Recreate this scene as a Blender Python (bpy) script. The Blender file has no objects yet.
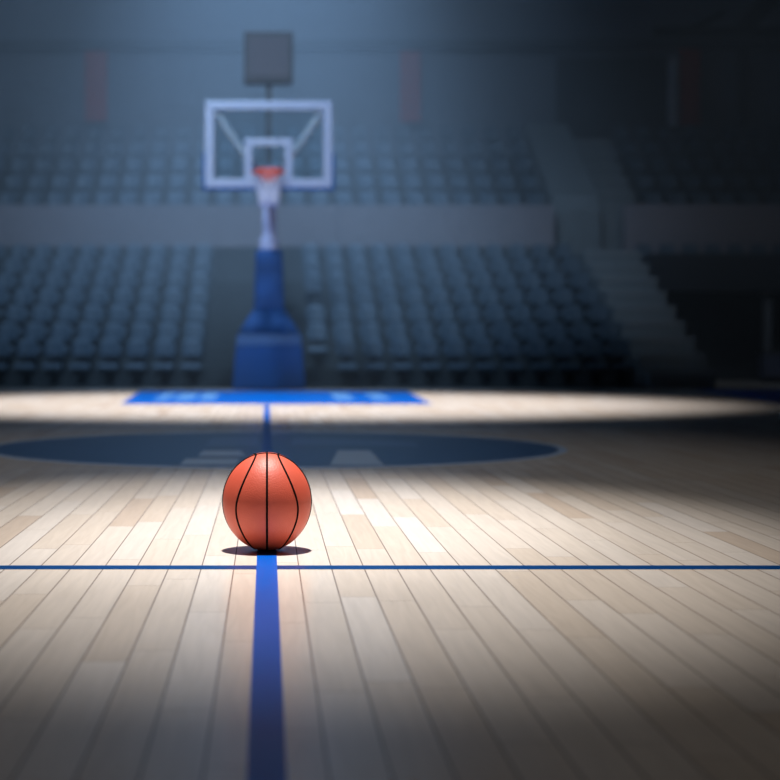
import bpy, bmesh, math, random
from mathutils import Vector, Matrix
random.seed(7)
PI = math.pi
SC = bpy.context.scene
COL = SC.collection

# ------------------------------------------------------------------ camera
F, H, VX, VY = 1700.0, 0.556, 267.0, 346.0      # focal in px, eye height, vanishing point
cam_d = bpy.data.cameras.new('camera')
cam = bpy.data.objects.new('camera', cam_d)
COL.objects.link(cam)
cam.location = (0, 0, H)
cam.rotation_euler = (PI / 2, 0, 0)
cam_d.sensor_width = 36.0
cam_d.lens = 36.0 * F / 780.0
cam_d.shift_x = (390 - VX) / 780.0
cam_d.shift_y = -(390 - VY) / 780.0
cam_d.clip_end = 200
cam_d.dof.use_dof = True
cam_d.dof.focus_distance = 4.55
cam_d.dof.aperture_fstop = 2.7
SC.camera = cam

# ------------------------------------------------------------------ world, lights, exposure
w = bpy.data.worlds.new('world')
SC.world = w
w.use_nodes = True
w.node_tree.nodes['Background'].inputs[0].default_value = (0.35, 0.55, 0.9, 1)
w.node_tree.nodes['Background'].inputs[1].default_value = 0.004
SC.view_settings.view_transform = 'Standard'
SC.view_settings.look = 'None'
SC.view_settings.gamma = 1
SC.view_settings.exposure = 0.0
SC.cycles.volume_bounces = 0
SC.cycles.volume_step_rate = 1.0


def spot(name, loc, target, power, color, angle, blend, radius, scale=(1, 1, 1)):
    d = bpy.data.lights.new(name, 'SPOT')
    d.energy = power
    d.color = color
    d.spot_size = math.radians(angle)
    d.spot_blend = blend
    d.shadow_soft_size = radius
    o = bpy.data.objects.new(name, d)
    COL.objects.link(o)
    o.location = loc
    o.rotation_euler = (Vector(target) - Vector(loc)).to_track_quat('-Z', 'Y').to_euler()
    o.scale = scale
    return o


# pool on the floor round the ball, straight overhead
spot('ball_spotlight', (0.08, 5.1, 9.0), (0.08, 5.1, 0), 4600, (1.0, 0.97, 0.94), 34, 1.0, 0.05, (0.65, 1, 1))
spot('ball_core_fill', (0.10, 5.05, 9.2), (0.16, 5.3, 0), 3000, (1.0, 0.98, 0.97), 22, 1.0, 0.05, (0.60, 1, 1))  # second, narrower spot added to make the pool centre hotter
# pool on the far end of the court and the hoop
spot('hoop_spotlight', (0.1, 15.6, 12.5), (0.1, 16.6, 0), 14500, (1.0, 0.97, 0.97), 43, 0.8, 0.15)
spot('board_fill', (-2.6, 8.0, 5.6), (0.0, 20.5, 2.5), 1350, (0.60, 0.80, 1.0), 22, 1.0, 0.2)  # added low front fill to brighten board, mast and padding
# blue wash pouring down through the haze on to the far stands
spot('haze_spotlight', (0.05, 27.0, 14.6), (0.05, 27.0, 0), 14500, (0.31, 0.57, 1.0), 56, 1.0, 0.3, (0.74, 1, 1))
spot('stand_fill', (-1.4, 13.0, 13.0), (-0.4, 28.0, 2.0), 8000, (0.42, 0.66, 1.0), 54, 1.0, 0.5, (0.9, 1, 1))  # added front fill for the stands, no fixture behind it
# added dim fill standing in for ambient light over the court
spot('court_fill', (-0.3, 6.2, 14.0), (-0.3, 6.8, 0), 1150, (1.0, 0.97, 0.94), 54, 1.0, 0.3, (0.60, 1, 1))
spot('corner_fill', (5.5, 15.0, 9.5), (6.3, 26.0, 1.2), 560, (0.62, 0.78, 1.0), 35, 1.0, 0.5)  # added fill that lifts the dark corner and stairs

# ------------------------------------------------------------------ helpers


def mat(name, base, rough=0.5, metal=0.0, spec=0.5, noise=0.0, nscale=8.0, bump=0.0, bscale=60.0, coat=0.0):
    m = bpy.data.materials.new(name)
    m.use_nodes = True
    nt = m.node_tree
    b = nt.nodes['Principled BSDF']
    b.inputs['Base Color'].default_value = (*base, 1)
    b.inputs['Roughness'].default_value = rough
    b.inputs['Metallic'].default_value = metal
    b.inputs['Specular IOR Level'].default_value = spec
    b.inputs['Coat Weight'].default_value = coat
    tc = nt.nodes.new('ShaderNodeTexCoord')
    n = nt.nodes.new('ShaderNodeTexNoise')
    n.inputs['Scale'].default_value = nscale
    n.inputs['Detail'].default_value = 3
    nt.links.new(tc.outputs['Object'], n.inputs['Vector'])
    mr = nt.nodes.new('ShaderNodeMapRange')
    mr.inputs['To Min'].default_value = 1 - noise
    mr.inputs['To Max'].default_value = 1 + noise
    nt.links.new(n.outputs['Fac'], mr.inputs['Value'])
    mx = nt.nodes.new('ShaderNodeMix')
    mx.data_type = 'RGBA'
    mx.blend_type = 'MULTIPLY'
    mx.inputs[0].default_value = 1.0
    mx.inputs[6].default_value = (*base, 1)
    nt.links.new(mr.outputs[0], mx.inputs[7])
    nt.links.new(mx.outputs[2], b.inputs['Base Color'])
    if bump:
        n2 = nt.nodes.new('ShaderNodeTexNoise')
        n2.inputs['Scale'].default_value = bscale
        nt.links.new(tc.outputs['Object'], n2.inputs['Vector'])
        bp = nt.nodes.new('ShaderNodeBump')
        bp.inputs['Strength'].default_value = bump
        bp.inputs['Distance'].default_value = 0.01
        nt.links.new(n2.outputs['Fac'], bp.inputs['Height'])
        nt.links.new(bp.outputs['Normal'], b.inputs['Normal'])
    return m


def obj(name, bm, m, parent=None, smooth=False, label=None):
    me = bpy.data.meshes.new(name)
    bmesh.ops.recalc_face_normals(bm, faces=bm.faces[:])
    bm.to_mesh(me)
    bm.free()
    me.materials.append(m)
    if smooth:
        for p in me.polygons:
            p.use_smooth = True
    o = bpy.data.objects.new(name, me)
    COL.objects.link(o)
    if parent is not None:
        o.parent = parent
    if label:
        o['label'] = label
    return o


def tag(o, label, cat, group=None, kind=None):
    o['label'] = label
    o['category'] = cat
    if group:
        o['group'] = group
    if kind:
        o['kind'] = kind
    return o


def struct(o, label=None, cat=None):
    o['kind'] = 'structure'
    if label:
        o['label'] = label
    if cat:
        o['category'] = cat
    return o


def thing(name, loc, label, cat, group=None):
    o = bpy.data.objects.new(name, None)
    o.empty_display_size = 0.1
    COL.objects.link(o)
    o.location = loc
    return tag(o, label, cat, group)


def box(bm, x0, x1, y0, y1, z0, z1, bev=0.0, seg=2):
    r = bmesh.ops.create_cube(bm, size=1.0)
    vs = r['verts']
    for v in vs:
        v.co = Vector(((x0 + x1) / 2 + v.co.x * (x1 - x0), (y0 + y1) / 2 + v.co.y * (y1 - y0), (z0 + z1) / 2 + v.co.z * (z1 - z0)))
    if bev:
        es = list({e for v in vs for e in v.link_edges})
        bmesh.ops.bevel(bm, geom=es, offset=bev, segments=seg, affect='EDGES', profile=0.5)
    return bm


def B(*a, **k):
    return box(bmesh.new(), *a, **k)


def extrude_x(bm, prof, x0, x1):
    """closed profile of (y, z) points swept from x0 to x1"""
    a = [bm.verts.new((x0, y, z)) for y, z in prof]
    b = [bm.verts.new((x1, y, z)) for y, z in prof]
    n = len(prof)
    for i in range(n):
        j = (i + 1) % n
        bm.faces.new((a[i], a[j], b[j], b[i]))
    bm.faces.new(a)
    bm.faces.new(b[::-1])
    return bm


def extrude_y(bm, prof, y0, y1):
    a = [bm.verts.new((x, y0, z)) for x, z in prof]
    b = [bm.verts.new((x, y1, z)) for x, z in prof]
    n = len(prof)
    for i in range(n):
        j = (i + 1) % n
        bm.faces.new((a[i], a[j], b[j], b[i]))
    bm.faces.new(a)
    bm.faces.new(b[::-1])
    return bm


def tube(bm, pts, r, closed=False, seg=10):
    """round tube along points"""
    n = len(pts)
    pts = [Vector(p) for p in pts]
    rings = []
    up = None
    for i in range(n):
        if closed:
            t = pts[(i + 1) % n] - pts[i - 1]
        else:
            t = pts[min(i + 1, n - 1)] - pts[max(i - 1, 0)]
        t.normalize()
        if up is None:
            up = t.orthogonal().normalized()
        up = (up - t * up.dot(t)).normalized()
        sd = t.cross(up)
        rr = r[i] if isinstance(r, (list, tuple)) else r
        rings.append([bm.verts.new(pts[i] + (up * math.cos(2 * PI * k / seg) + sd * math.sin(2 * PI * k / seg)) * rr) for k in range(seg)])
    m = n if closed else n - 1
    for i in range(m):
        a, b = rings[i], rings[(i + 1) % n]
        off = 0
        if closed and i == n - 1:      # twist of the frame round the loop
            off = min(range(seg), key=lambda q: (b[q].co - a[0].co).length)
        for k in range(seg):
            bm.faces.new((a[k], a[(k + 1) % seg], b[(k + 1 + off) % seg], b[(k + off) % seg]))
    if not closed:
        bm.faces.new(rings[0])
        bm.faces.new(rings[-1][::-1])
    return bm


def fy(py):
    """floor depth of an image row"""
    return F * H / (py - VY)


def sx(px, Z):
    return (px - VX) / F * Z


def sz(py, Z):
    return H + (VY - py) / F * Z


# ------------------------------------------------------------------ materials
def floor_material():
    m = bpy.data.materials.new('maple_planks')
    m.use_nodes = True
    nt = m.node_tree
    N, L = nt.nodes, nt.links
    b = N['Principled BSDF']
    tc = N.new('ShaderNodeTexCoord')
    sp = N.new('ShaderNodeSeparateXYZ')
    L.new(tc.outputs['Object'], sp.inputs[0])

    def M(op, a, c=None, d=None):
        n = N.new('ShaderNodeMath')
        n.operation = op
        for i, v in enumerate((a, c, d)):
            if v is None:
                continue
            if isinstance(v, (int, float)):
                n.inputs[i].default_value = v
            else:
                L.new(v, n.inputs[i])
        return n.outputs[0]

    W, LEN = 0.0815, 0.95
    u = M('DIVIDE', M('ADD', sp.outputs['X'], 0.0015 + 200 * W), W)
    ci = M('FLOOR', u)
    fu = M('FRACT', u)
    wn = N.new('ShaderNodeTexWhiteNoise')
    wn.noise_dimensions = '1D'
    L.new(ci, wn.inputs['W'])
    v = M('ADD', M('DIVIDE', sp.outputs['Y'], LEN), M('MULTIPLY', wn.outputs['Value'], 7.3))
    vi = M('FLOOR', v)
    fv = M('FRACT', v)
    wn2 = N.new('ShaderNodeTexWhiteNoise')
    wn2.noise_dimensions = '2D'
    cb = N.new('ShaderNodeCombineXYZ')
    L.new(ci, cb.inputs[0])
    L.new(vi, cb.inputs[1])
    L.new(cb.outputs[0], wn2.inputs['Vector'])
    ramp = N.new('ShaderNodeValToRGB')
    e = ramp.color_ramp.elements
    e[0].position, e[0].color = 0.0, (0.60, 0.48, 0.38, 1)
    e[1].position, e[1].color = 1.0, (0.76, 0.69, 0.63, 1)
    for p, c in ((0.08, (0.68, 0.575, 0.475, 1)), (0.4, (0.71, 0.618, 0.53, 1)), (0.8, (0.73, 0.645, 0.565, 1))):
        q = e.new(p)
        q.color = c
    L.new(wn2.outputs['Value'], ramp.inputs[0])
    # grain, stretched along the boards and shifted from board to board
    gv = N.new('ShaderNodeCombineXYZ')
    L.new(M('MULTIPLY', sp.outputs['X'], 55.0), gv.inputs[0])
    L.new(M('ADD', M('MULTIPLY', sp.outputs['Y'], 3.0), M('MULTIPLY', wn2.outputs['Value'], 40.0)), gv.inputs[1])
    gn = N.new('ShaderNodeTexNoise')
    gn.inputs['Scale'].default_value = 1.0
    gn.inputs['Detail'].default_value = 5
    gn.inputs['Distortion'].default_value = 0.8
    L.new(gv.outputs[0], gn.inputs['Vector'])
    gr = N.new('ShaderNodeMapRange')
    gr.inputs['From Min'].default_value = 0.3
    gr.inputs['From Max'].default_value = 0.7
    gr.inputs['To Min'].default_value = 0.93
    gr.inputs['To Max'].default_value = 1.04
    L.new(gn.outputs['Fac'], gr.inputs['Value'])
    mg = N.new('ShaderNodeMix')
    mg.data_type, mg.blend_type = 'RGBA', 'MULTIPLY'
    mg.inputs[0].default_value = 1
    L.new(ramp.outputs[0], mg.inputs[6])
    L.new(gr.outputs[0], mg.inputs[7])
    # seams
    du = M('MULTIPLY', M('MINIMUM', fu, M('SUBTRACT', 1.0, fu)), W)
    dv = M('MULTIPLY', M('MINIMUM', fv, M('SUBTRACT', 1.0, fv)), LEN)
    su = M('LESS_THAN', du, 0.0015)
    sv = M('MULTIPLY', M('LESS_THAN', dv, 0.0022), 0.5)
    s = M('MAXIMUM', su, sv)
    ms = N.new('ShaderNodeMix')
    ms.data_type = 'RGBA'
    L.new(s, ms.inputs[0])
    L.new(mg.outputs[2], ms.inputs[6])
    ms.inputs[7].default_value = (0.23, 0.18, 0.15, 1)
    L.new(ms.outputs[2], b.inputs['Base Color'])
    bp = N.new('ShaderNodeBump')
    bp.inputs['Strength'].default_value = 0.25
    bp.inputs['Distance'].default_value = 0.001
    L.new(M('SUBTRACT', gn.outputs['Fac'], s), bp.inputs['Height'])
    L.new(bp.outputs['Normal'], b.inputs['Normal'])
    b.inputs['Roughness'].default_value = 0.25
    b.inputs['Specular IOR Level'].default_value = 0.24
    return m


M_FLOOR = floor_material()
M_BLUE = mat('blue_court_paint', (0.0, 0.092, 0.46), 0.3, spec=0.04, noise=0.06)
M_THIN = mat('deep_blue_court_paint', (0.0, 0.045, 0.19), 0.3, spec=0.1, noise=0.06)
M_NAVY = mat('navy_court_paint', (0.016, 0.085, 0.26), 0.3, spec=0.35, noise=0.06)
M_SKY = mat('sky_blue_court_paint', (0.09, 0.26, 0.60), 0.35, spec=0.2)
M_PALE = mat('pale_blue_court_paint', (0.50, 0.66, 0.92), 0.35, spec=0.35, noise=0.05)
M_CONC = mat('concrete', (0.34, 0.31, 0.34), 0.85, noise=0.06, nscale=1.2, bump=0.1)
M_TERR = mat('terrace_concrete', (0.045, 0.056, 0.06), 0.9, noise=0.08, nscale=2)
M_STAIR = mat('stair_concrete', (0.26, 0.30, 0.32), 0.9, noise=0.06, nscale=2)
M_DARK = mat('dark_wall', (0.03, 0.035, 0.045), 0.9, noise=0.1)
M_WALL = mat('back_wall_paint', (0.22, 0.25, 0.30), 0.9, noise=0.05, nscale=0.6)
M_SEAT = mat('blue_grey_seat_plastic', (0.075, 0.125, 0.175), 0.5, noise=0.08, nscale=3)
M_SEATLEG = mat('dark_steel', (0.03, 0.035, 0.04), 0.5, metal=0.6)
M_PAD = mat('royal_blue_padding', (0.012, 0.11, 0.36), 0.55, noise=0.06, bump=0.05)
M_BAND = mat('pale_blue_band', (0.11, 0.24, 0.48), 0.5, noise=0.05)
M_STRIP = mat('lit_edge_tone', (0.75, 0.77, 0.86), 0.5)
M_WHITE = mat('white_enamel', (0.47, 0.53, 0.68), 0.35, noise=0.02)
M_LILAC = mat('lilac_grey_steel', (0.55, 0.58, 0.80), 0.4, noise=0.04)
M_STRUT = mat('grey_steel_strut', (0.62, 0.66, 0.70), 0.5, noise=0.04)
M_RIM = mat('red_orange_rim', (0.75, 0.10, 0.06), 0.4, noise=0.04)
M_NET = mat('white_cord', (0.66, 0.72, 0.88), 0.8, noise=0.04)
M_RED = mat('dull_red_fabric', (0.50, 0.06, 0.045), 0.8, noise=0.08, nscale=2)
M_CLOCK = mat('grey_display_housing', (0.09, 0.09, 0.095), 0.6, noise=0.06)
M_BLACK = mat('black_gloss', (0.012, 0.012, 0.014), 0.4)
M_SEAM = mat('black_rubber_seam', (0.004, 0.003, 0.003), 0.9, spec=0.1)

m = bpy.data.materials.new('clear_board')
m.use_nodes = True
nt = m.node_tree
nt.nodes.clear()
o_ = nt.nodes.new('ShaderNodeOutputMaterial')
t_ = nt.nodes.new('ShaderNodeBsdfTransparent')
g_ = nt.nodes.new('ShaderNodeBsdfGlossy')
g_.inputs['Roughness'].default_value = 0.05
x_ = nt.nodes.new('ShaderNodeMixShader')
x_.inputs[0].default_value = 0.04
t_.inputs[0].default_value = (0.93, 0.96, 0.97, 1)
nt.links.new(t_.outputs[0], x_.inputs[1])
nt.links.new(g_.outputs[0], x_.inputs[2])
nt.links.new(x_.outputs[0], o_.inputs['Surface'])
M_GLASS = m

m = bpy.data.materials.new('thin_haze')
m.use_nodes = True
nt = m.node_tree
nt.nodes.clear()
o_ = nt.nodes.new('ShaderNodeOutputMaterial')
v_ = nt.nodes.new('ShaderNodeVolumeScatter')
v_.inputs['Color'].default_value = (0.85, 0.93, 1.0, 1)
v_.inputs['Density'].default_value = 0.072
v_.inputs['Anisotropy'].default_value = 0.0
nt.links.new(v_.outputs[0], o_.inputs['Volume'])
M_HAZE = m

# ------------------------------------------------------------------ the hall
Z_FRONT, PITCH, RISE = 22.6, 0.72, 0.26          # lower tier
Z_FASCIA = 27.6
Z_WALL = 31.9

floor = struct(obj('floor', B(-9, 12, -1.5, 34, -0.3, 0), M_FLOOR))


def decal(name, pts, m, z=0.0008, label=None, t=0.0008):
    bm = bmesh.new()
    a = [bm.verts.new((x, y, z)) for x, y in pts]
    b = [bm.verts.new((x, y, z - t)) for x, y in pts]
    n = len(pts)
    bm.faces.new(a)
    bm.faces.new(b[::-1])
    for i in range(n):
        bm.faces.new((a[i], b[i], b[(i + 1) % n], a[(i + 1) % n]))
    return obj(name, bm, m, floor, label=label)


def rect(x0, x1, y0, y1):
    return [(x0, y0), (x1, y0), (x1, y1), (x0, y1)]


CY0, CY1 = fy(467.0), fy(432.5)                  # near and far edge of the painted circle
CC, CR = (CY0 + CY1) / 2, 1.545
decal('painted_circle', [(0.04 + CR * math.cos(a * PI / 48), CC + (CY1 - CY0) / 2 * math.sin(a * PI / 48)) for a in range(96)], M_NAVY, 0.0006,
      'navy blue painted circle on the dim middle of the court')
decal('circle_outline', [(0.04 + (CR + 0.045) * math.cos(a * PI / 48), CC + ((CY1 - CY0) / 2 + 0.09) * math.sin(a * PI / 48)) for a in range(96)], M_PALE, 0.0003,
      'thin pale outline of the navy circle', 0.0003)


def pdecal(name, pix, m, z, label=None):
    return decal(name, [(sx(px, fy(py)), fy(py)) for px, py in pix], m, z, label)


PALE = 'pale plain mark for unreadable lettering inside the navy circle'  # plain patches in place of lettering
pdecal('painted_mark', [(330, 465.2), (384, 465.2), (370, 450.5), (338, 450.5)], M_PALE, 0.0012, PALE)
pdecal('painted_mark', [(180, 464.8), (236, 464.8), (240, 458.8), (186, 458.8)], M_PALE, 0.0012, PALE)
pdecal('painted_mark', [(198, 456.2), (246, 456.2), (240, 450.8), (203, 450.8)], M_PALE, 0.0012, PALE)
M_FADE = mat('faded_blue_court_paint', (0.09, 0.19, 0.42), 0.3, spec=0.3)
pdecal('painted_mark', [(290, 444.5), (420, 446.5), (414, 442.0), (360, 439.5), (296, 437.5)], M_FADE, 0.0012, 'faint blue arc inside the navy circle')
pdecal('painted_mark', [(206, 446.0), (258, 446.0), (258, 435.5), (212, 437.0)], M_FADE, 0.0012, 'faint blue patch inside the navy circle')
decal('centre_line', rect(-0.0265, 0.0255, -1.4, fy(405)), M_BLUE, 0.0016, 'broad blue line running from the camera under the ball to the hoop')
decal('cross_line', rect(-7, 9, fy(569.4), fy(565.8)), M_THIN, 0.0010, 'thin dark blue line crossing the court in front of the ball')
decal('end_panel', [(-1.40, fy(404.2)), (1.58, fy(404.2)), (1.72, 20.9), (-1.56, 20.9)], M_BLUE, 0.0010, 'bright blue painted strip in front of the hoop base')
for x0, x1 in ((-1.18, -1.04), (-0.98, -0.78), (-0.72, -0.55), (0.72, 0.92), (1.12, 1.30)):
    decal('painted_mark', rect(x0, x1, 17.6, 19.8), M_SKY, 0.0018, 'pale plain mark for unreadable lettering on the blue strip before the hoop')  # plain blocks in place of lettering
decal('border_paint', [(4.97, 16.0), (5.02, 17.2), (5.38, 21.6), (9.5, 21.6), (9.5, 16.0)], M_BLUE, 0.0010, 'blue painted border along the side of the court')

# lower terrace
prof = [(Z_FRONT - 0.1, 0.0)]
prof = []
for i in range(7):
    y = Z_FRONT + PITCH * i - 0.52
    z0 = 0.012 if i == 0 else RISE * (i - 1)
    if i == 0:
        prof += [(y, 0.0), (y, 0.04)]
    else:
        prof += [(y, max(0.04, RISE * (i - 1))), (y, RISE * i)]
prof += [(Z_FASCIA, RISE * 6), (Z_FASCIA, 0.0)]
X_R0, X_R1 = 4.93, 5.80
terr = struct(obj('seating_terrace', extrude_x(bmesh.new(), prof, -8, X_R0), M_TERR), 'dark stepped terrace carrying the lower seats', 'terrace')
bm = bmesh.new()
for i in range(6):
    y = Z_FRONT + PITCH * i - 0.52 + PITCH / 2
    box(bm, -0.78, 0.48, y, y + PITCH / 2 - 0.002, RISE * i + (0.041 if i == 0 else 0.001), RISE * i + RISE / 2)
obj('aisle_step', bm, M_TERR, terr)

# stairs beside the lower block
n = 9
bm = bmesh.new()
p = [(Z_FRONT - 0.62, 0.0)]
y, z = Z_FRONT - 0.62, 0.0
dy, dz = (26.9 - (Z_FRONT - 0.62)) / n, 2.02 / n
nose, nose2 = bmesh.new(), bmesh.new()
for i in range(n):
    box(nose, X_R0 + 0.02, X_R1 - 0.01, y - 0.018, y + 0.06, z + dz - 0.05, z + dz + 0.004)
    p += [(y, z + dz), (y + dy, z + dz)]
    y += dy
    z += dz
p += [(Z_FASCIA + 0.55, z), (Z_FASCIA + 0.55, 0)]
extrude_x(bm, p, X_R0 + 0.005, X_R1)
M_NOSE = mat('step_light_tone', (0.34, 0.38, 0.40), 0.8)  # paler strips put the light bands of the steps into colour
st = struct(obj('stairs', bm, M_STAIR), 'pale concrete stairs climbing beside the lower seats', 'stairs')

obj('step_light_band', nose, M_NOSE, st, label='painted light bands along the front edges of the steps')

# concrete band of the upper tier: two lengths with the stair gap between
ztop = sz(205, Z_FASCIA)
wl = struct(obj('wall_balcony', B(-8, 4.66, Z_FASCIA + 0.001, Z_FASCIA + 0.22, sz(247, Z_FASCIA), ztop), M_CONC), 'long pale concrete band between the two seating tiers', 'wall')
wr = struct(obj('wall_balcony.001', B(5.81, 12, Z_FASCIA + 0.001, Z_FASCIA + 0.22, 1.57, sz(204.5, Z_FASCIA)), M_CONC), 'shadowed concrete band above the dark tunnel', 'wall')

struct(obj('wall_terrace', B(-8, 4.66, Z_FASCIA + 0.02, Z_FASCIA + 0.2, 0.0, sz(247, Z_FASCIA)), M_TERR), 'dark wall under the long concrete band, behind the top row', 'wall')

# tunnel beside the stairs
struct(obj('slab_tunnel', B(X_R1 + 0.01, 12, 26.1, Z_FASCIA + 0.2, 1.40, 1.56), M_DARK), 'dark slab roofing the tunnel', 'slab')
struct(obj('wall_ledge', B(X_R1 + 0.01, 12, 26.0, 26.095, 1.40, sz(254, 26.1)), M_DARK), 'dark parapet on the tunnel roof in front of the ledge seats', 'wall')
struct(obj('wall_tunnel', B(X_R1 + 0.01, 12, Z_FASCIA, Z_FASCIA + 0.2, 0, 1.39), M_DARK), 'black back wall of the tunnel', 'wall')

# upper terrace, left and right of the upper stairs
UZ, UP, UR, UB = 28.25, 0.66, 0.36, 2.50


def upper_profile():
    q = []
    for i in range(5):
        yy = UZ + UP * i - 0.40
        q += [(yy, 1.6 if i == 0 else UB + UR * (i - 1)), (yy, UB + UR * i)]
    q += [(Z_WALL, UB + UR * 4), (Z_WALL, 1.6)]
    return q


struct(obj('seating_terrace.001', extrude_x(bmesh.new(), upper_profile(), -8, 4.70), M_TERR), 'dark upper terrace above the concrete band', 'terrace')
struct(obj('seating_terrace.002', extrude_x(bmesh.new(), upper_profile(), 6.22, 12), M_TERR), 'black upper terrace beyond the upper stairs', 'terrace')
# sloping parapet and upper stairs
bm = bmesh.new()
extrude_x(bm, [(27.95, 1.6), (27.95, 2.75), (28.15, 3.05), (31.1, 4.62), (31.3, 4.62), (31.3, 1.6)], 4.72, 5.48)
struct(obj('wall_parapet', bm, M_STAIR), 'sloping concrete parapet beside the upper stairs', 'wall')
bm = bmesh.new()
n = 6
p = [(28.2, 1.6)]
y, z = 28.2, 2.62
dy, dz = 2.9 / n, (4.27 - 2.62) / n
for i in range(n):
    box(nose2, 5.52, 6.19, y - 0.018, y + 0.06, z + dz - 0.05, z + dz + 0.004)
    p += [(y, z + dz), (y + dy, z + dz)]
    y += dy
    z += dz
p += [(Z_WALL, z), (Z_WALL, 1.6)]
extrude_x(bm, p, 5.50, 6.20)
st = struct(obj('stairs.001', bm, M_STAIR), 'dim upper stairs between parapet and dark upper seats', 'stairs')
obj('step_light_band', nose2, M_NOSE, st, label='painted light bands along the front edges of the steps')
struct(obj('landing_slab', B(4.68, 5.80, Z_FASCIA + 0.56, 28.19, 1.6, 2.06), M_STAIR), 'concrete landing between lower and upper stairs', 'slab')

# back wall, side walls, ceiling
struct(obj('wall_back', B(-9, 12, Z_WALL + 0.001, Z_WALL + 0.3, 0, 15), M_WALL))
struct(obj('wall_left', B(-9.3, -9, -1.5, 34, 0, 15), M_DARK))
struct(obj('wall_right', B(12, 12.3, -1.5, 34, 0, 15), M_DARK))
struct(obj('ceiling', B(-9.3, 12.3, -1.5, 34, 15, 15.2), M_DARK))
M_LEDGE = mat('ledge_paint', (0.08, 0.095, 0.12), 0.9)
struct(obj('trim_1', B(-9, 12, Z_WALL - 0.25, Z_WALL, sz(50, Z_WALL), sz(42, Z_WALL)), M_LEDGE), 'grey ledge running along the back wall above the banners', 'ledge')
# doorway shade painted as a flat dark panel, and wall piers in the dim corner
struct(obj('door_1', B(sx(556, Z_WALL), sx(668, Z_WALL), Z_WALL - 0.06, Z_WALL, sz(142, Z_WALL), sz(58, Z_WALL)), M_DARK), 'dark wide doorway in the back wall above the upper stairs', 'doorway')
struct(obj('trim_2', B(sx(737, Z_WALL), sx(746, Z_WALL), Z_WALL - 0.12, Z_WALL, sz(126, Z_WALL), sz(51, Z_WALL)), M_DARK), 'dark upright strip on the wall in the dim corner', 'trim')
tag(obj('door_frame_strip', B(sx(669.5, 31.7), sx(678, 31.7), 31.7, Z_WALL, sz(125, 31.5), sz(55, 31.5), bev=0.03), M_STRIP),  # lit edge of the door frame, its brightness put into the pale colour
    'pale upright strip painted as a lit door frame edge beside the brown-red banner in the dim corner', 'post')


# ------------------------------------------------------------------ banners
def banner(px0, px1, py0, py1, label):
    Z = Z_WALL - 0.30
    x0, x1, z0, z1 = sx(px0, Z), sx(px1, Z), sz(py1, Z), sz(py0, Z)
    t = thing('wall_banner', ((x0 + x1) / 2, Z, z0), label, 'banner', 'red banners on the back wall')
    hw, h = (x1 - x0) / 2, z1 - z0
    bm = bmesh.new()
    nx, nz = 12, 10
    for sgn in (0, 1):
        g = [[bm.verts.new((-hw + 2 * hw * i / nx, 0.012 * math.sin(i * 1.7) + sgn * 0.012, h * k / nz)) for i in range(nx + 1)] for k in range(nz + 1)]
        for k in range(nz):
            for i in range(nx):
                bm.faces.new((g[k][i], g[k][i + 1], g[k + 1][i + 1], g[k + 1][i]))
    obj('cloth', bm, M_RED, t, True)
    obj('hanging_rod', tube(bmesh.new(), [(-hw - 0.03, 0.005, h), (hw + 0.03, 0.005, h)], 0.02), M_SEATLEG, t)


banner(85, 107, 50, 121, 'dull red banner on the hazy wall, the one farther from the stairs')
banner(400, 421, 50, 122, 'dull red banner on the hazy wall, between the hoop and the stairs')
banner(680, 701, 48, 125, 'very dark red banner in the dim corner beside the pale strip')

# ------------------------------------------------------------------ hoop stand
S = 21.5
hs = thing('basketball_hoop', (0, S, 0), 'basketball hoop with clear white-framed board on a tall blue padded base', 'basketball hoop')


def rel(bm):
    for v in bm.verts:
        v.co.y -= S
    return bm


bz = [0.0, sz(346, S)]
hw0, hw1 = (306 - 233) / 2 / F * S, (302 - 235.5) / 2 / F * S
cxp = sx(269, S)
D = 1.1


def frustum(bm, z0, z1, w0, w1, y0a, y0b, y1):
    """box tapering in width and at its front face; y0a front at z0, y0b front at z1"""
    a = [bm.verts.new(c) for c in ((cxp - w0, y0a, z0), (cxp + w0, y0a, z0), (cxp + w0, y1, z0), (cxp - w0, y1, z0))]
    b = [bm.verts.new(c) for c in ((cxp - w1, y0b, z1), (cxp + w1, y0b, z1), (cxp + w1, y1, z1), (cxp - w1, y1, z1))]
    bm.faces.new(a)
    bm.faces.new(b)
    for i in range(4):
        bm.faces.new((a[i], a[(i + 1) % 4], b[(i + 1) % 4], b[i]))
    bmesh.ops.bevel(bm, geom=bm.edges[:], offset=0.02, segments=2, affect='EDGES', profile=0.5)
    return bm


obj('base_pad', rel(frustum(bmesh.new(), 0.0, sz(345, S), hw0, hw1, S, S, S + D)), M_PAD, hs)
obj('base_band', rel(frustum(bmesh.new(), sz(345, S), sz(334, S), hw1, hw1 - 0.015, S, S + 0.01, S + D)), M_BAND, hs, label='paler blue band across the padded base')
obj('sloped_pad', rel(frustum(bmesh.new(), sz(334, S), sz(309, S), hw1 - 0.02, (285 - 253) / 2 / F * S, S + 0.02, S + 0.25, S + D - 0.3)), M_PAD, hs)
obj('column_pad', rel(frustum(bmesh.new(), sz(309, S), sz(248.5, S), (284 - 253) / 2 / F * S, (281 - 254.5) / 2 / F * S, S + 0.25, S + 0.27, S + 0.62)), M_PAD, hs)
obj('collar', rel(B(cxp - 0.12, cxp + 0.12, S + 0.3, S + 0.55, sz(248.5, S), sz(236, S), bev=0.02)), M_LILAC, hs)
obj('mast', rel(B(cxp - 0.085, cxp + 0.085, S + 0.34, S + 0.5, sz(236, S), 2.62, bev=0.015)), M_LILAC, hs)
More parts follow.
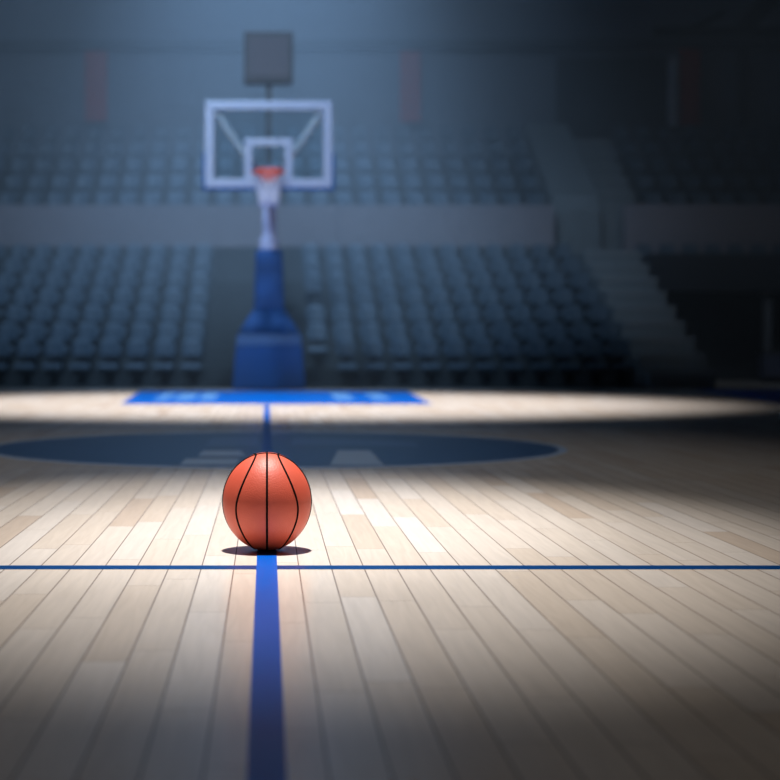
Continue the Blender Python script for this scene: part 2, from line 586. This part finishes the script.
# board
Bd = 20.3
bx0, bx1, bz0, bz1 = sx(205, Bd), sx(332, Bd), sz(187.5, Bd), sz(101, Bd)
cb = (bx0 + bx1) / 2
obj('arm', rel(tube(bmesh.new(), [(cxp, S + 0.42, 2.55), (cb, Bd + 0.45, 2.66), (cb, Bd + 0.06, 2.66)], 0.06)), M_LILAC, hs)
bm = bmesh.new()
for s in (-1, 1):
    px = 216 if s < 0 else 321
    qx = 247 if s < 0 else 290
    tube(bm, [(sx(px, Bd), Bd + 0.06, sz(112, Bd)), (sx(qx, Bd), Bd + 0.12, sz(157, Bd)), (cb, Bd + 0.5, 2.62)], 0.042)
obj('board_strut', rel(bm), M_STRUT, hs)
gl = obj('backboard', rel(B(bx0 + 0.02, bx1 - 0.02, Bd, Bd + 0.015, bz0 + 0.02, bz1 - 0.02)), M_GLASS, hs, label='clear glass backboard')


def frame_bm(x0, x1, z0, z1, t, y0, y1):
    bm = bmesh.new()
    box(bm, x0, x1, y0, y1, z1 - t, z1, bev=0.012)
    box(bm, x0, x1, y0, y1, z0, z0 + t, bev=0.012)
    box(bm, x0, x0 + t, y0, y1, z0 + t, z1 - t, bev=0.004)
    box(bm, x1 - t, x1, y0, y1, z0 + t, z1 - t, bev=0.004)
    return bm


obj('board_frame', rel(frame_bm(bx0, bx1, bz0, bz1, 0.104, Bd - 0.02, Bd + 0.05)), M_WHITE, hs)
obj('target_square', rel(frame_bm(sx(244.5, Bd), sx(292.5, Bd), sz(183, Bd), sz(138.5, Bd), 0.092, Bd - 0.022, Bd - 0.003)), M_WHITE, hs)
bm = bmesh.new()
for s, xx in ((-1, bx0), (1, bx1)):
    box(bm, xx - (0.03 if s < 0 else 0), xx + (0.03 if s > 0 else 0), Bd - 0.02, Bd + 0.05, bz0 - 0.03, sz(153, Bd), bev=0.008)
box(bm, bx0, bx1, Bd - 0.015, Bd + 0.05, bz0 - 0.03, bz0, bev=0.008)
obj('edge_padding', rel(bm), M_PAD, hs)
# rim and net
rz, rr = 2.60, 0.185
ry = Bd - 0.10 - rr
ring = [(cb + rr * math.cos(a * PI / 24), ry + rr * math.sin(a * PI / 24), rz) for a in range(48)]
rim = obj('rim', rel(tube(bmesh.new(), ring, 0.016, closed=True)), M_RIM, hs, True)
bm = bmesh.new()
box(bm, cb - 0.14, cb + 0.14, Bd - 0.035, Bd - 0.022, 2.58, 2.68, bev=0.004)
extrude_y(bm, [(cb - 0.15, rz + 0.03), (cb + 0.15, rz + 0.03), (cb + 0.045, rz - 0.12), (cb - 0.045, rz - 0.12)], Bd - 0.13, Bd - 0.034)
obj('rim_bracket', rel(bm), M_RIM, hs)
bm = bmesh.new()
nseg, nlev = 12, 5
zb = sz(206, ry)


def netp(a, k):
    f = k / nlev
    r = rr * (1 - f) ** 1.3 * 0.45 + rr * 0.55 + (0.0 if f < 0.8 else 0.006)
    r = rr if k == 0 else r
    return (cb + r * math.cos(a), ry + r * math.sin(a), rz + (zb - rz) * f)


for i in range(nseg):
    for sgn in (-1, 1):
        tube(bm, [netp(2 * PI * (i + sgn * k * 0.5) / nseg, k) for k in range(nlev + 1)], [0.004, 0.005, 0.009, 0.012, 0.013, 0.013], seg=6)
obj('net', rel(bm), M_NET, hs, True)
# shot clock on its post above the board
Kc = S + 0.2
ck = obj('shot_clock', rel(B(sx(244, Kc), sx(293, Kc), Kc, Kc + 0.2, sz(83, Kc), sz(31, Kc), bev=0.02)), M_CLOCK, hs, label='dim grey square shot clock above the board')
obj('clock_face', rel(B(sx(249, Kc), sx(288, Kc), Kc - 0.012, Kc + 0.005, sz(77, Kc), sz(37, Kc))), mat('dim_face', (0.11, 0.10, 0.11), 0.5), ck)
obj('clock_post', rel(B(cxp - 0.035, cxp + 0.035, Kc + 0.07, Kc + 0.14, 2.60, sz(83, Kc) + 0.01)), M_CLOCK, hs)

# ------------------------------------------------------------------ the ball
BC = Vector((0.0, fy(550.3), 0.0))
RX, RZ = 0.120, 0.1335
ball = thing('basketball', BC, 'orange-brown basketball with black seams standing on the broad blue line', 'basketball')
mb = bpy.data.materials.new('pebbled_leather')
mb.use_nodes = True
nt = mb.node_tree
b = nt.nodes['Principled BSDF']
tc = nt.nodes.new('ShaderNodeTexCoord')
vo = nt.nodes.new('ShaderNodeTexVoronoi')
vo.inputs['Scale'].default_value = 260
nt.links.new(tc.outputs['Object'], vo.inputs['Vector'])
bp = nt.nodes.new('ShaderNodeBump')
bp.invert = True
bp.inputs['Strength'].default_value = 0.35
bp.inputs['Distance'].default_value = 0.0015
nt.links.new(vo.outputs['Distance'], bp.inputs['Height'])
nt.links.new(bp.outputs['Normal'], b.inputs['Normal'])
nz = nt.nodes.new('ShaderNodeTexNoise')
nz.inputs['Scale'].default_value = 22
nz.inputs['Detail'].default_value = 4
nt.links.new(tc.outputs['Object'], nz.inputs['Vector'])
rp = nt.nodes.new('ShaderNodeValToRGB')
rp.color_ramp.elements[0].color = (0.61, 0.086, 0.047, 1)
rp.color_ramp.elements[1].color = (0.71, 0.122, 0.070, 1)
nt.links.new(nz.outputs['Fac'], rp.inputs[0])
nt.links.new(rp.outputs[0], b.inputs['Base Color'])
b.inputs['Roughness'].default_value = 0.5
bm = bmesh.new()
bmesh.ops.create_uvsphere(bm, u_segments=96, v_segments=64, radius=1.0)
for v in bm.verts:
    v.co = Vector((v.co.x * RX, v.co.y * RX, v.co.z * RZ + RZ))
obj('ball_skin', bm, mb, ball, True)


TILT = math.radians(9)          # the ball is rolled slightly towards the camera


def seam(fn):
    pts = []
    for i in range(128):
        d = fn(2 * PI * i / 128)
        d = (d[0], d[1] * math.cos(TILT) - d[2] * math.sin(TILT), d[1] * math.sin(TILT) + d[2] * math.cos(TILT))
        pts.append((d[0] * RX * 0.992, d[1] * RX * 0.992, d[2] * RZ * 0.992 + RZ))
    obj('seam', tube(bmesh.new(), pts, 0.0033, closed=True, seg=8), M_SEAM, ball, True)


def loop(sgn):
    def f(t):
        phi = math.radians(61.0 - 14.5 * math.cos(2 * t))
        return (sgn * math.cos(phi), math.sin(phi) * math.cos(t), math.sin(phi) * math.sin(t))
    return f


seam(lambda t: (0, math.cos(t), math.sin(t)))
seam(lambda t: (math.cos(t), 0, math.sin(t)))
seam(loop(1))
seam(loop(-1))

# ------------------------------------------------------------------ seats


def rounded_panel(bm, w, z0, z1, r, y_of, t, curve=0.02, n=8):
    """upright panel with round top corners, gently curved across"""
    xs = [-w / 2 + w * i / n for i in range(n + 1)]
    fr, bk = [], []
    rows = 6
    for k in range(rows + 1):
        zf = k / rows
        rf, rb = [], []
        for x in xs:
            edge = abs(x) - (w / 2 - r)
            drop = 0.0
            if edge > 0:
                drop = r - math.sqrt(max(0.0, r * r - edge * edge))
            z = z0 + (z1 - drop - z0) * zf
            y = y_of(z) - curve * (2 * x / w) ** 2
            rf.append(bm.verts.new((x, y, z)))
            rb.append(bm.verts.new((x, y + t, z)))
        fr.append(rf)
        bk.append(rb)
    for k in range(rows):
        for i in range(n):
            bm.faces.new((fr[k][i], fr[k][i + 1], fr[k + 1][i + 1], fr[k + 1][i]))
            bm.faces.new((bk[k][i], bk[k + 1][i], bk[k + 1][i + 1], bk[k][i + 1]))
        bm.faces.new((fr[k][0], fr[k + 1][0], bk[k + 1][0], bk[k][0]))
        bm.faces.new((fr[k][n], bk[k][n], bk[k + 1][n], fr[k + 1][n]))
    for i in range(n):
        bm.faces.new((fr[0][i], bk[0][i], bk[0][i + 1], fr[0][i + 1]))
        bm.faces.new((fr[rows][i], fr[rows][i + 1], bk[rows][i + 1], bk[rows][i]))
    return bm


def make_seat(group):
    t = thing('arena_seat', (0, 0, 0), 'seat', 'seat', group)
    obj('backrest', rounded_panel(bmesh.new(), 0.262, 0.37, 0.61, 0.07, lambda z: (z - 0.25) * 0.18, 0.03), M_SEAT, t, True)
    bm = bmesh.new()
    extrude_x(bm, [(-0.29, 0.20), (-0.305, 0.235), (-0.29, 0.275), (-0.25, 0.285), (-0.12, 0.268), (-0.01, 0.262), (-0.01, 0.23), (-0.24, 0.215)], -0.128, 0.128)
    bmesh.ops.bevel(bm, geom=[e for e in bm.edges if abs(e.verts[0].co.x - e.verts[1].co.x) < 1e-5], offset=0.012, segments=2, affect='EDGES')
    obj('cushion', bm, M_SEAT, t)
    bm = bmesh.new()
    box(bm, -0.025, 0.025, -0.10, -0.04, 0.0, 0.228)
    box(bm, -0.09, 0.09, -0.14, 0.0, 0.0, 0.015)
    box(bm, -0.02, 0.02, -0.06, 0.028, 0.20, 0.24)
    box(bm, -0.06, 0.06, 0.028, 0.045, 0.20, 0.40)
    obj('pedestal', bm, M_SEATLEG, t)
    return t


def copy_tree(o, loc, label, group):
    c = o.copy()
    COL.objects.link(c)
    c.location = loc
    c['label'] = label
    c['group'] = group
    for ch in o.children:
        d = ch.copy()
        COL.objects.link(d)
        d.parent = c
    return c


ORD = ['zero', 'first', 'second', 'third', 'fourth', 'fifth', 'sixth', 'seventh', 'eighth', 'ninth', 'tenth', 'eleventh', 'twelfth',
       'thirteenth', 'fourteenth', 'fifteenth', 'sixteenth', 'seventeenth', 'eighteenth', 'nineteenth', 'twentieth', 'twenty-first',
       'twenty-second', 'twenty-third', 'twenty-fourth', 'twenty-fifth', 'twenty-sixth']
ROW = ['front row', 'second row', 'third row', 'fourth row', 'fifth row', 'sixth row', 'top row']
URO = ['lowest row', 'second row', 'middle row', 'fourth row', 'topmost row']
proto = None


def place(loc, label, group):
    global proto
    if proto is None:
        proto = make_seat(group)
        proto.location = loc
        proto['label'] = label
        return proto
    return copy_tree(proto, loc, label, group)


G1 = 'lower-tier seats on the side of the hoop away from the stairs'
G2 = 'lower-tier seats between the hoop and the stairs'
G3 = 'upper-tier seats above the long concrete band'
G4 = 'upper-tier seats beyond the upper stairs'
G5 = 'seats on the ledge over the dark tunnel'
SP = 0.365
for i in range(7):
    Z = Z_FRONT + PITCH * i
    z = 0.04 if i == 0 else RISE * i
    for k in range(16):
        x = -1.0 - SP * k
        if x + 0.12 < sx(0, Z):
            break
        place((x, Z, z), 'grey-blue lower-tier seat, %s, %s from the hoop aisle, away from the stairs' % (ROW[i], ORD[k + 1]), G1)
    c = 0
    for k in range(12):
        x = 0.685 + SP * k
        if i == 0 and k == 0:
            continue
        c += 1
        place((x, Z, z), 'grey-blue lower-tier seat, %s, %s from the hoop aisle, towards the stairs' % (ROW[i], ORD[c]), G2)
for k in range(9):
    x = 5.98 + 0.362 * k
    if x - 0.12 > sx(780, 26.9):
        break
    place((x, 26.92, 1.56), 'dark seat on the ledge over the tunnel, %s from the stairs' % ORD[k + 1], G5)
for i in range(5):
    Z = UZ + UP * i
    z = UB + UR * i
    for k in range(26):
        x = 4.48 - 0.40 * k
        if x + 0.12 < sx(0, Z):
            break
        place((x, Z, z), 'hazy blue upper-tier seat, %s, %s from the parapet towards the hoop' % (URO[i], ORD[k + 1]), G3)
    for k in range(14):
        x = 6.44 + 0.40 * k
        if x - 0.12 > sx(780, Z):
            break
        place((x, Z, z), 'nearly black upper-tier seat, %s, %s beyond the upper stairs' % (URO[i], ORD[k + 1]), G4)

# ------------------------------------------------------------------ things in the dark tunnel
t = thing('equipment_cabinet', (sx(777, 25.6), 25.6, 0), 'low dark blue-grey cabinet standing in the tunnel mouth', 'cabinet')
obj('body', B(-0.18, 0.5, 0, 0.4, 0.08, sz(354, 25.6), bev=0.015), mat('cabinet_paint', (0.12, 0.14, 0.22), 0.6), t)
obj('lid', B(-0.2, 0.52, -0.02, 0.42, sz(354, 25.6), sz(350, 25.6), bev=0.01), M_CLOCK, t)
obj('plinth', B(-0.15, 0.47, 0.03, 0.37, 0.0, 0.08), M_BLACK, t)
tag(obj('tunnel_post', B(sx(764.5, 26.2), sx(772, 26.2), 26.2, 26.32, 0, 1.399, bev=0.01), mat('post_paint', (0.20, 0.22, 0.25), 0.7)),
    'slim grey upright post holding up the tunnel roof behind the low cabinet', 'post')
# roof beam in the dim corner
bm = bmesh.new()
box(bm, sx(655, 30), 11.9, 30.0, 30.25, sz(34, 30), sz(27, 30))
tube(bm, [(sx(690, 30.1), 30.12, sz(30, 30.1)), (sx(725, 30.1), 30.12, sz(12, 30.1))], 0.07)
tube(bm, [(sx(740, 30.1), 30.12, sz(30, 30.1)), (sx(775, 30.1), 30.12, sz(-5, 30.1))], 0.15)
struct(obj('beam_roof', bm, M_BLACK), 'black roof beam with a slanting brace in the dim corner', 'beam')

# ------------------------------------------------------------------ haze
hz = obj('haze', B(-8.9, 11.9, 20.7, 31.85, 0.03, 14.9), M_HAZE)
tag(hz, 'thin blue haze glowing over the far stands', 'haze', kind='stuff')
